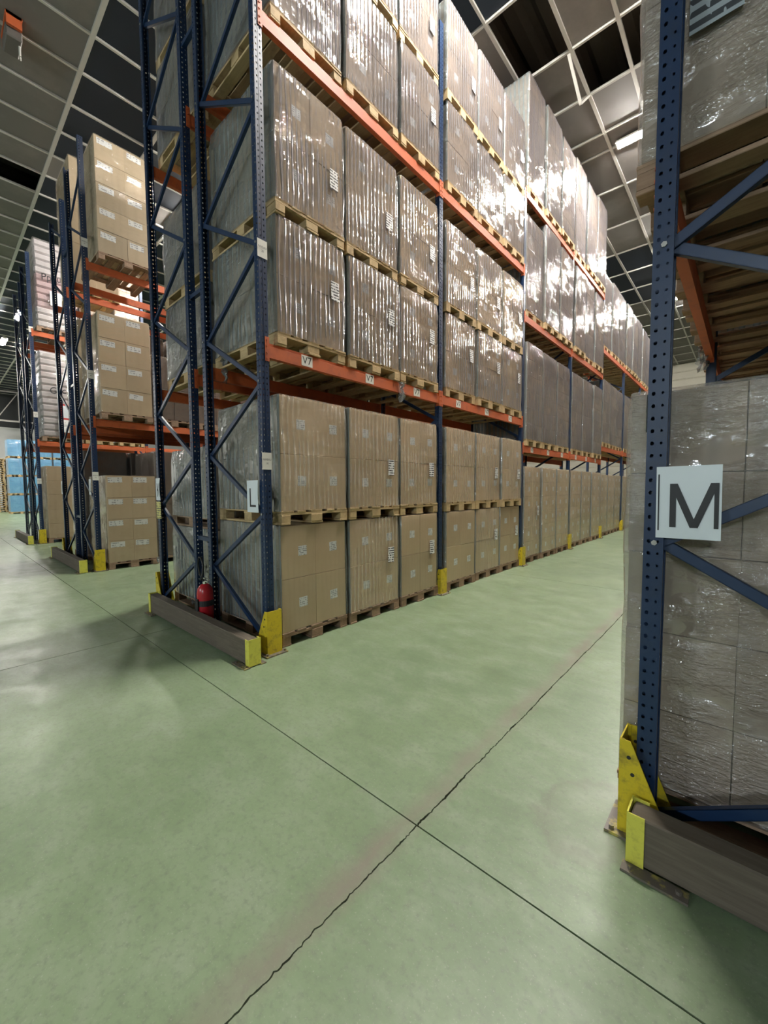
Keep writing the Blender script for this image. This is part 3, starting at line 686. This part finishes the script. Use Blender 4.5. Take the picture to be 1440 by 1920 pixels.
def paper_sign(wx, hz, lines, paper, curl=0.0, clipx=None):
    """sheet in the XZ plane facing -Y; lines = [(text, size, x, z, xscale)]"""
    b = MB(); n = 8
    ys = lambda x, z: -curl * (x / wx + 0.5) ** 2 * (0.4 + 0.6 * math.cos(z / hz * 2.2)) 
    vs = []
    for j in range(n + 1):
        for i in range(n + 1):
            x, z = (i / n - .5) * wx, (j / n - .5) * hz; vs.append((x, ys(x, z), z))
    m_ = n + 1; front = [(j * m_ + i, j * m_ + i + 1, (j + 1) * m_ + i + 1, (j + 1) * m_ + i) for j in range(n) for i in range(n)]
    b.add(vs, front); b.add([(x, y + 0.0012, z) for x, y, z in vs], [f[::-1] for f in front])
    for ln in lines:
        if ln[0] == '|':
            _, hh_, x, z, _k = ln
            for s_ in range(6):
                za, zb = z - hh_ / 2 + hh_ * s_ / 6, z - hh_ / 2 + hh_ * (s_ + 1) / 6
                b.add([(xx, ys(xx, zz) - 0.0014, zz) for xx, zz in ((x - .0025, za), (x + .0025, za), (x + .0025, zb), (x - .0025, zb))], [(0, 1, 2, 3)], 1)
            continue
        if len(ln[0]) == 1:
            for k_, qd in enumerate(strokes(ln[0])):
                mid = [((qd[0][0] + qd[3][0]) / 2, (qd[0][1] + qd[3][1]) / 2), ((qd[1][0] + qd[2][0]) / 2, (qd[1][1] + qd[2][1]) / 2)]
                P = lambda u, v: (u, ys(u, v) - 0.0022 - 0.0002 * k_, v)
                b.add([P(*qd[0]), P(*qd[1]), P(*mid[1]), P(*qd[2]), P(*qd[3]), P(*mid[0])], [(0, 1, 2, 5), (5, 2, 3, 4)], 1)
            continue
        s_, size, x, z, xs = ln; vs, fs = text_geo(s_, size, 0.0)
        cut = wx / 2 - 0.006
        b.add([(min(x + u * xs, cut), ys(min(x + u * xs, cut), z + v) - 0.0035, z + v) for u, v, _ in vs], fs, 1)
    return b.mesh('sign', [paper, 'ink'])

lv_L = lambda b: [2.79, 5.56] if b < 2 else ([2.30, 4.73, 6.95] if b < 4 else [2.68, 5.47])
rackL, frL = rack('long blue and orange pallet rack with the L sign, full of wrapped cartons', -3.2, 1, 1.13, 8, lv_L, lambda k: 8.5 if k == 0 else (7.6 if k == 1 else (6.95 if k < 5 else 5.5)), perforated=2, beam_labels=True)
lv2 = lambda b: [2.79, 5.56]
rackK, frK = rack('blue and orange pallet rack with the K sign, back to back with rack L', -5.76, -1, 1.13, 3, lv2, lambda k: 8.5)
rackJ, frJ = rack('blue and orange pallet rack with the J sign, across the second aisle', -8.87, 1, 1.13, 3, lv2, lambda k: 7.65)
rackI, frI = rack('blue pallet rack standing back to back behind the J rack', -11.55, -1, 1.13, 2, lv2, lambda k: 7.3)
rackH, frH = rack('pallet rack with orange beams carrying stacks of white paper sacks', -14.65, 1, 1.13, 2, lambda b: [2.86, 5.85], lambda k: 7.9)
rackG, frG = rack('farthest dark blue pallet rack, back to back behind the sack rack', -17.3, -1, 1.13, 2, lambda b: [2.86, 5.85], lambda k: 7.6)
rackM, frM = rack('near blue pallet rack with the M sign at the aisle corner', -0.315, -1, 1.13, 5, lambda b: [2.77, 5.5], lambda k: 8.0, perforated=1)
# spacers between the back-to-back racks
for fr, x0, x1 in ((frL[0], -1.13, -1.43), (frJ[0], -1.13, -1.55)):
    for z in (0.95, 3.6, 6.2):
        b = MB(); b.box(x1, x0, 0.02, 0.06, z - 0.022, z + 0.022); obj('row_spacer', b.mesh('row_spacer', 'blue_paint'), fr)
# signs on the end posts
obj('aisle_sign', paper_sign(0.205, 0.292, [('L', 0.235, -0.02, -0.015, 0.95)], 'sign_paper', 0.012), frL[0], (-0.165, -0.012, 1.43), (0, 0, 0), 'white sheet with a black letter L')
obj('aisle_sign', paper_sign(0.205, 0.285, [('M', 0.255, 0.026, -0.008, 0.80), ('|', 0.225, -0.094, 0.0, 1)], 'sign_paper', 0.010), frM[0], (0.144, -0.012, 1.437), (0, -0.012, 0.0), 'white sheet with a big black letter M')
obj('aisle_sign', paper_sign(0.205, 0.285, [('K', 0.235, 0.0, -0.005, 0.95)], 'sign_paper', 0.03), frK[0], (0.10, -0.012, 1.50), (0, 0, 0), 'white sheet with a black letter K')
obj('aisle_sign', paper_sign(0.205, 0.285, [('J', 0.235, 0.0, -0.005, 0.95)], 'sign_paper', 0.02), frJ[0], (-0.16, -0.012, 1.55), (0, 0, 0), 'white sheet with a black letter J')
obj('aisle_sign', paper_sign(0.205, 0.285, [('I', 0.235, 0.0, -0.005, 0.95)], 'sign_paper', 0.02), frI[0], (0.10, -0.012, 1.55), (0, 0, 0), 'white sheet with a black letter I')
obj('warning_label', cached('warn', lambda: label_mesh(0.15, 0.22, 'yellow_print')), frK[0], (0.07, -0.012, 1.23), (0, 0, math.pi / 2), 'yellow printed notice')
def level_sign(s): return paper_sign(0.096, 0.15, [('NIVEAU', 0.026, 0.0, 0.012, 0.9), (s, 0.024, 0.0, -0.022, 1)], 'warm_paper')
for fr in (frL[0], frJ[0], frH[0]):
    for s, z in (('10', 1.745), ('20', 3.57), ('30', 5.86)):
        obj('level_sign', cached(('lvl', s), lambda: level_sign(s)), fr, (0.004, 0.036, z), (0, 0, math.pi / 2), 'small white sheet reading NIVEAU ' + s)
for s, z in (('10', 1.80), ('30', 3.62)):
    obj('level_sign', cached(('lvl', s), lambda: level_sign(s)), frM[0], (-0.004, 0.044, z), (0, 0, -math.pi / 2), 'small white sheet reading NIVEAU ' + s)

# ------------------------------------------------------------------ loads of rack L
COLS = ['nearest the end post', 'in the middle', 'nearest the next post']
BAYS = ['first', 'second', 'third', 'fourth', 'fifth', 'sixth', 'seventh', 'eighth']
CL = (0.10, 0.095, 'carton_print'); SH = (0.105, 0.185, 'sheet_print')
gapL = lambda b, c: 2.135 + PITCH_Y * b + 0.875 * c + random.uniform(-0.012, 0.012)
rl = random.Random(3)
for b in range(2):
    for c in range(3):
        near = b == 0
        for lev, (z0, hs, lw_) in enumerate((((0.0), (1.03, 1.075), 'floor level'), ((2.79), (1.03, 1.145), 'lower beams'), ((5.56), (1.05, 1.15), 'upper beams'))):
            for tier in range(2):
                z = z0 + (0 if tier == 0 else hs[0] + PH)
                hh = hs[tier] - (0.05 if (b == 1 and lev == 1 and tier == 1) else 0)
                film = 'film_plain' if (lev == 0 and tier == 0 and c != 1) else ('film' if lev == 0 else 'film_thick_dimmed')
                pale = lev == 2 and b == 1 and tier == 1
                sheet = None
                if not (lev == 0 and c == 0) and not (lev == 2 and tier == 0 and c < 2): sheet = (0.80 if c else 0.82, 0.42 if tier else 0.55, *SH)
                load(f"{'upper' if tier else 'lower'} wrapped carton pallet, {lw_}, {BAYS[b]} bay of rack L, {COLS[c]}", -3.19, 1, gapL(b, c), z, hh,
                     wd=0.835 if c < 2 else 0.80, nz=2, film=film, cartons='each', lab=CL, lab_pos=(0.10, 0.02), sheet=sheet, pieces=near,
                     pal='old_pallet_wood' if lev == 0 and tier == 0 else 'pallet_wood', mt='grey_carton' if lev == 2 else 'carton')  # top-level cartons greyer to offset the strong lamp light there
for b in range(2, 8):
    for c in range(3):
        y0 = gapL(b, c) + 0.01 - 0.012 * c
        if b < 4: lv = [(0.0, 1.78, 'floor level'), (2.30, 1.83, 'low beams'), (4.73, 1.72 + rl.uniform(-0.05, 0.2), 'middle beams'), (6.95, 2.0 + rl.uniform(-0.12, 0.1), 'top beams')]
        else: lv = [(0.0, 1.74, 'floor level'), (2.68, 1.80, 'lower beams'), (5.47, 1.98 + rl.uniform(-0.06, 0.06), 'upper beams')]
        for q, (z0, hh, lw_) in enumerate(lv):
            mt = 'carton' if q == 0 else 'grey_carton'  # raised cartons toned darker to offset the nearby lamps
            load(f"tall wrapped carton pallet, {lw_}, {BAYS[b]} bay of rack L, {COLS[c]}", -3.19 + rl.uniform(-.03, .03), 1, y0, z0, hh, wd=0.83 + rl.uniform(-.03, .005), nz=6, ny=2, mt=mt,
                 film='film' if q == 0 else 'film_far_dimmed', cartons='stack', lab=(0.07, 0.09, 'carton_print') if q == 0 else None, pieces=False,
                 pal='old_pallet_wood' if q == 0 else 'pallet_wood', sheet=(0.8, 0.5, 0.09, 0.20, 'sheet_print') if (b == 2 and c == 0 and q == 0) else None)

# ------------------------------------------------------------------ loads of rack K (seen end-on between the posts) 
for c in range(3):
    for z0, hs, lw_ in ((0.0, (0.90, 0.84), 'floor level'), (2.79, (0.90, 0.96), 'lower beams'), (5.56, (1.05, 1.1), 'upper beams')):
        for tier in range(2):
            load(f"{'upper' if tier else 'lower'} wrapped pallet, {lw_}, first bay of rack K, {COLS[c]}", -5.74, -1, gapL(0, c), z0 + (0 if tier == 0 else hs[0] + PH), hs[tier], dp=1.18,
                 film='film_grey' if z0 else 'film', mt='grey_carton', cartons='stack', pieces=False, pal='old_pallet_wood' if z0 == 0 else 'pallet_wood')
# ------------------------------------------------------------------ loads of racks J and I
WL = (0.235, 0.10, 'wide_print')
load('low carton pallet on the floor with wide white labels, four layers, beside the J post', -8.82, 1, 2.14, 0.0, 1.64, wd=0.86, nz=4, cartons='each', lab=WL, lab_pos=(-0.16, 0.30), film='film_clear', pieces=True, pal='old_pallet_wood')
load('carton pallet with wide white labels on the lower beams of rack J', -8.80, 1, 2.12, 2.79, 1.80, wd=0.87, nz=4, cartons='each', lab=WL, lab_pos=(-0.16, 0.28), film='film_clear', pieces=True, pal='old_pallet_wood')
load('carton pallet with wide white labels on the upper beams of rack J, topmost there', -8.66, 1, 2.15, 5.58, 1.98, wd=0.95, nz=5, cartons='each', lab=WL, lab_pos=(-0.16, 0.28), film='film_clear', pieces=True, pal='old_pallet_wood', mt='pale_carton')
for b in range(2):
    for c in range(3):
        if not (b == 0 and c == 0):
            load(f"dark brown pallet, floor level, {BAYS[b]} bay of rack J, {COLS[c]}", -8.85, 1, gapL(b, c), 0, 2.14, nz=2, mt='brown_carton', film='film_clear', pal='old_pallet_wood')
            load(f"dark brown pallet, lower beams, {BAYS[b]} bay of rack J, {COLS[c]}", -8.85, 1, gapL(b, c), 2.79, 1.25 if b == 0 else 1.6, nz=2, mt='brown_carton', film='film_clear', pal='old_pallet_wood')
            if b == 1: load(f"film-wrapped pallet, upper beams, {BAYS[b]} bay of rack J, {COLS[c]}", -8.85, 1, gapL(b, c), 5.56, 1.6, nz=3, mt='grey_carton', film='film_thick_dimmed')
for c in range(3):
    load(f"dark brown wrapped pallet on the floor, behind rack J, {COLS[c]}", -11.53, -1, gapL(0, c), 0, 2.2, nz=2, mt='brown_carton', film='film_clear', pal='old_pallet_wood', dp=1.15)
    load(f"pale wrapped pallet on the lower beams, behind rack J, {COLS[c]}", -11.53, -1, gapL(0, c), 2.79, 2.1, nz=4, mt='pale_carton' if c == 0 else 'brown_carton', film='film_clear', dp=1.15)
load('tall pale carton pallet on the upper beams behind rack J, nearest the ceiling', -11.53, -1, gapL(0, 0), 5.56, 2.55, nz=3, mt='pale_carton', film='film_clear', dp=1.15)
# ------------------------------------------------------------------ loads of rack H: paper sacks; and a carton pallet on the floor
ta = load('pallet of pinkish white paper sacks on the upper beams, handwriting on it', -14.62, 1, 2.12, 5.86, 2.35, wd=0.95, nz=13, mt='sack_paper', cartons='bundle', bundle=['sack_paper'] * 3 + ['pink_sack'] * 5 + ['sack_paper'] * 5, film='film_clear', pal='old_pallet_wood')
tb = load('pallet of white paper sacks on the lower beams with a red-bordered sheet', -14.62, 1, 2.12, 2.87, 2.35, wd=0.95, nz=13, mt='sack_paper', cartons='bundle', film='film_clear', pal='old_pallet_wood')
load('carton pallet with loose shiny film on the floor of the sack rack', -14.62, 1, 2.14, 0, 2.05, wd=0.95, nz=5, mt='carton', film='film_clear', pal='old_pallet_wood')
for c in (1, 2):
    load(f"wrapped pallet on the lower beams of the sack rack, {COLS[c]}", -14.65, 1, gapL(0, c) + .1, 2.87, 2.2, wd=0.70, nz=4, mt='grey_carton', film='film_clear')
    load(f"wrapped pallet on the upper beams of the sack rack, {COLS[c]}", -14.65, 1, gapL(0, c) + .1, 5.86, 2.2, wd=0.70, nz=4, mt='grey_carton', film='film_clear')
def writing(s, size, parent, loc):
    vs, fs = text_geo(s, size); b = MB(); b.add([(0, x * 0.9, y + 0.12 * x) for x, y, z in vs], fs); obj('handwriting', b.mesh('handwriting', 'ink'), parent, loc)
writing('Ppau', 0.26, ta, (0.62, -0.10, 1.50)); writing('Gvc', 0.26, tb, (0.62, -0.08, 1.42))
def red_sheet():
    b = MB(); b.box(-.0006, .0006, -.2, .2, -.22, .22, 1); b.box(.0007, .0012, -.16, .16, -.17, .17); return b.mesh('pallet_label', ['sign_paper', 'red_print'])
obj('pallet_label', red_sheet(), tb, (0.622, 0.14, 0.85)); obj('pallet_label', cached('pl2', lambda: label_mesh(0.42, 0.36, 'wide_print')), tb, (0.622, 0.10, 0.45)); obj('pallet_label', cached('pl3', lambda: label_mesh(0.5, 0.38, 'wide_print')), ta, (0.622, 0.10, 0.95))
# ------------------------------------------------------------------ loads of rack M
t = load('big grey film-wrapped carton pallet on the floor right behind the M sign', -0.42, -1, 2.15, 0.0, 1.80, wd=0.86, nz=5, nx=3, mt='grey_carton', film='film_near', cartons='each', pieces=True, pal='old_pallet_wood', dp=1.22, jx=0)
for b in range(5):
    for c in range(3):
        if b or c: load(f"film-wrapped carton pallet, floor level, {BAYS[b]} bay of rack M, {COLS[c]}", -0.42, -1, gapL(b, c) + .01, 0.0, 1.72, wd=0.80, nz=4, mt='carton', film='film', dp=1.22, pal='old_pallet_wood')
        first_ = b == 0 and c == 0
        tt = load(f"film-wrapped carton pallet, lower beams, {BAYS[b]} bay of rack M, {COLS[c]}", -0.40, -1, gapL(b, c), 2.77, 1.9, wd=0.82, nz=3, mt='grey_carton' if first_ else 'carton', film='film_near' if first_ else 'film', cartons='each' if first_ else 'stack', pieces=b < 2, pal='old_pallet_wood', dp=1.22)
        if first_: obj('pallet_label', cached('biglab', lambda: label_mesh(0.165, 0.26, 'big_sheet_print')), tt, (-0.61 + 0.255, -0.437, 0.645), (0, 0, math.pi / 2), 'grey printed sheet under the film')
        load(f"film-wrapped carton pallet, upper beams, {BAYS[b]} bay of rack M, {COLS[c]}", -0.40, -1, gapL(b, c), 5.5, 1.9, wd=0.82, nz=3, mt='carton', film='film', dp=1.22)

# ------------------------------------------------------------------ far end: blue stacks and empty pallets
for c in range(3):
    for k in range(4):
        load(f"bright blue wrapped pallet, {['bottom', 'second', 'third', 'top'][k]} of its stack, {['nearest', 'middle', 'farthest'][c]} blue stack", -34.4, 1, 3.25 + c * 1.12, k * 1.17, 1.04, wd=1.05, nz=4, mt='blue_wrap', film='film_clear', cat='pallet load')
for s_ in range(2):
    for k in range(24):
        t = thing('empty_pallet', 'empty wooden pallet in the tall stacks by the white wall', 'pallet', (-38.4 + random.uniform(-.03, .03), 3.0 + s_ * 0.9 + random.uniform(-.03, .03), k * 0.152), 0, 'stacked empty pallets', mesh=cached('empty_pallet', lambda: (lambda b: ([b.box(x - a / 2, x + a / 2, y - c_ / 2, y + c_ / 2, (z - d / 2) * 1.15, (z + d / 2) * 1.15) for n_, x, y, z, a, c_, d in sum(pallet_parts(0.8, 1.2), [])], b.mesh('empty_pallet', 'pallet_wood'))[1])(MB())))

# ------------------------------------------------------------------ post guards, timber barriers, extinguisher
def guard(label, x, y, dirx, h=0.40):
    t = thing('post_guard', label, 'post guard', (x, y, 0), 0 if dirx > 0 else math.pi)
    def fp():
        b = MB(); b.box(0, 0.006, -0.07, 0.07, 0.012, h); b.box(-0.012, 0.0055, -0.0765, -0.064, 0.012, h); b.box(-0.012, 0.0055, 0.064, 0.0765, 0.012, h); return b.mesh('front_plate', 'yellow_paint')
    def sd():
        b = MB(); b.prism([(-0.21, 0.012), (0, 0.012), (0, h), (-0.035, h)], 1, -0.003, 0.003); b.cyl((-0.03, -0.006, h - 0.07), (-0.03, 0.006, h - 0.07), 0.008, 8, 1); b.cyl((-0.045, -0.006, h - 0.14), (-0.045, 0.006, h - 0.14), 0.008, 8, 1)
        return b.mesh('side_plate', ['yellow_paint', 'black_rubber'])
    def bp():
        b = MB(); b.box(-0.18, 0.05, -0.11, 0.11, 0, 0.012)
        for sx, sy in ((0.025, -0.09), (0.025, 0.09), (-0.15, -0.09), (-0.15, 0.09)): b.cyl((sx, sy, 0.012), (sx, sy, 0.03), 0.011, 6)
        return b.mesh('base_plate', 'worn_steel')
    obj('front_plate', cached(('gf', h), fp), t)
    for s_ in (-1, 1): obj('side_plate', cached(('gs', h), sd), t, (0, s_ * 0.073, 0))
    obj('base_plate', cached('gb', bp), t)
yp = Y_POST - PW / 2
guard('scuffed yellow steel post guard at the foot of the L end post', -3.145, yp, 1)
for k in range(1, 7): guard(f'yellow steel post guard at the {["second", "third", "fourth", "fifth", "sixth", "seventh"][k - 1]} post of rack L along the main aisle', -3.145, yp + k * PITCH_Y, 1, 0.36)
guard('yellow steel post guard seen from behind, at the foot of the K end post', -5.82, yp, -1)
guard('yellow steel post guard at the foot of the J end post', -8.81, yp, 1)
guard('yellow steel post guard behind the J row, at its far end post', -11.62, yp, -1)
guard('small yellow steel post guard at the foot of the sack rack', -14.59, yp, 1)
guard('near yellow steel post guard at the foot of the M end post', -0.365, yp - 0.01, -1, 0.42)
def barrier(label, xl, xr, y, h=0.225, th=0.10):
    t = thing('timber_barrier', label, 'barrier', ((xl + xr) / 2, y, 0)); a = (xr - xl) / 2
    b = MB(); b.box(-a + .006, a - .006, 0, th, 0.012, h, 0, 0.006); obj('plank', b.mesh('plank', 'timber'), t)
    for s_ in (-1, 1):
        b = MB(); X = s_ * a
        b.box(min(X, X + s_ * .006), max(X, X + s_ * .006), -0.006, th + 0.006, 0.01, h + 0.012)
        b.box(min(X, X - s_ * .055), max(X, X - s_ * .055), -0.006, -0.001, 0.01, h + 0.008)
        b.box(min(X, X - s_ * .055), max(X, X - s_ * .055), th + 0.001, th + 0.006, 0.01, h + 0.008)
        e = obj('end_bracket', b.mesh('end_bracket', 'pale_yellow_paint'), t, label='yellow painted steel end bracket')
        b = MB(); x0_, x1_ = min(X - s_ * 0.20, X + s_ * 0.015), max(X - s_ * 0.20, X + s_ * 0.015)
        b.box(x0_, x1_, -0.055, 0.0, 0, 0.009); b.box(x0_, x1_, th, th + .05, 0, 0.009)
        for sx in (x0_ + 0.03, x1_ - 0.03): b.cyl((sx, -0.03, 0.009), (sx, -0.03, 0.022), 0.010, 6)
        obj('floor_plate', b.mesh('floor_plate', 'worn_steel'), e)
    return t
barrier('long timber barrier with a yellow end in front of racks L and K', -5.38, -3.05, 1.705)
barrier('timber barrier with a yellow end in front of the J rack', -11.45, -8.82, 1.705)
barrier('small far timber barrier in front of the sack rack', -17.2, -14.62, 1.705)
barrier('near timber barrier with a yellow bracket at the foot of rack M', -0.305, 2.1, 1.785, 0.205)

t = thing('fire_extinguisher', 'red fire extinguisher standing behind the timber barrier', 'extinguisher', (-4.25, 1.885, 0.0))
b = MB(); b.lathe([(0.0, 0.0), (0.078, 0.0), (0.082, 0.012), (0.082, 0.40), (0.074, 0.45), (0.05, 0.485), (0.025, 0.50), (0.0, 0.50)], 22); obj('cylinder', b.mesh('cylinder', 'red_paint', True), t)
b = MB(); b.cyl((0, 0, 0.49), (0, 0, 0.545), 0.022, 10); b.box(-0.02, 0.10, -0.012, 0.012, 0.55, 0.562); b.box(-0.02, 0.085, -0.010, 0.010, 0.525, 0.535); obj('valve', b.mesh('valve', 'chrome'), t)
b = MB(); b.tube([(0.02, -0.02, 0.53), (0.0, -0.05, 0.62), (-0.01, -0.06, 0.72), (0.02, -0.06, 0.79), (0.07, -0.06, 0.79), (0.11, -0.06, 0.72), (0.115, -0.07, 0.63), (0.09, -0.08, 0.56)], 0.010, 8); obj('hose', b.mesh('hose', 'black_rubber', True), t)
b = MB(); b.lathe([(0.083, 0.27), (0.0845, 0.27), (0.0845, 0.33), (0.083, 0.33)], 22); b.box(-0.03, 0.03, -0.10, -0.08, 0.22, 0.35, 0, 0.006); b.tube([(-0.03, -0.095, 0.30), (-0.08, -0.10, 0.33), (-0.11, -0.09, 0.31), (-0.10, -0.09, 0.28)], 0.008, 6); obj('strap', b.mesh('strap', 'black_rubber'), t)

# ------------------------------------------------------------------ scraps of film
def scrap(label, loc, size, seed, drop=0.0):
    rnd = random.Random(seed); b = MB(); n = 9; vs = []
    for j in range(n):
        for i in range(n):
            u, v = i / (n - 1) - .5, j / (n - 1) - .5
            k = mnoise.noise((u * 4 + seed, v * 4, 1)); k2 = mnoise.noise((u * 4, v * 4 + seed, 5))
            vs.append((size * (u * 0.6 + 0.5 * k), size * (0.7 * u * v + 0.5 * k2), size * (v * (1 + drop) + 0.3 * k)))
    b.add(vs, [(j * n + i, j * n + i + 1, (j + 1) * n + i + 1, (j + 1) * n + i) for j in range(n - 1) for i in range(n - 1)])
    thing('film_scrap', label, 'plastic scrap', loc, mesh=b.mesh('film_scrap', 'film_grey', True))
scrap('crumpled scrap of clear film hanging from the lower beam of rack L', (-3.17, 3.86, 2.66), 0.13, 4, 0.8)
scrap('strip of clear film hanging off the beam beside the L end frame', (-4.22, 2.16, 2.80), 0.12, 9, 1.5)
scrap('white film scrap hanging from the orange beam of rack M', (-0.335, 4.60, 2.63), 0.12, 6, 0.8)
scrap('small crumpled film scrap on the floor under the J pallet corner', (-8.70, 2.95, 0.09), 0.12, 11)
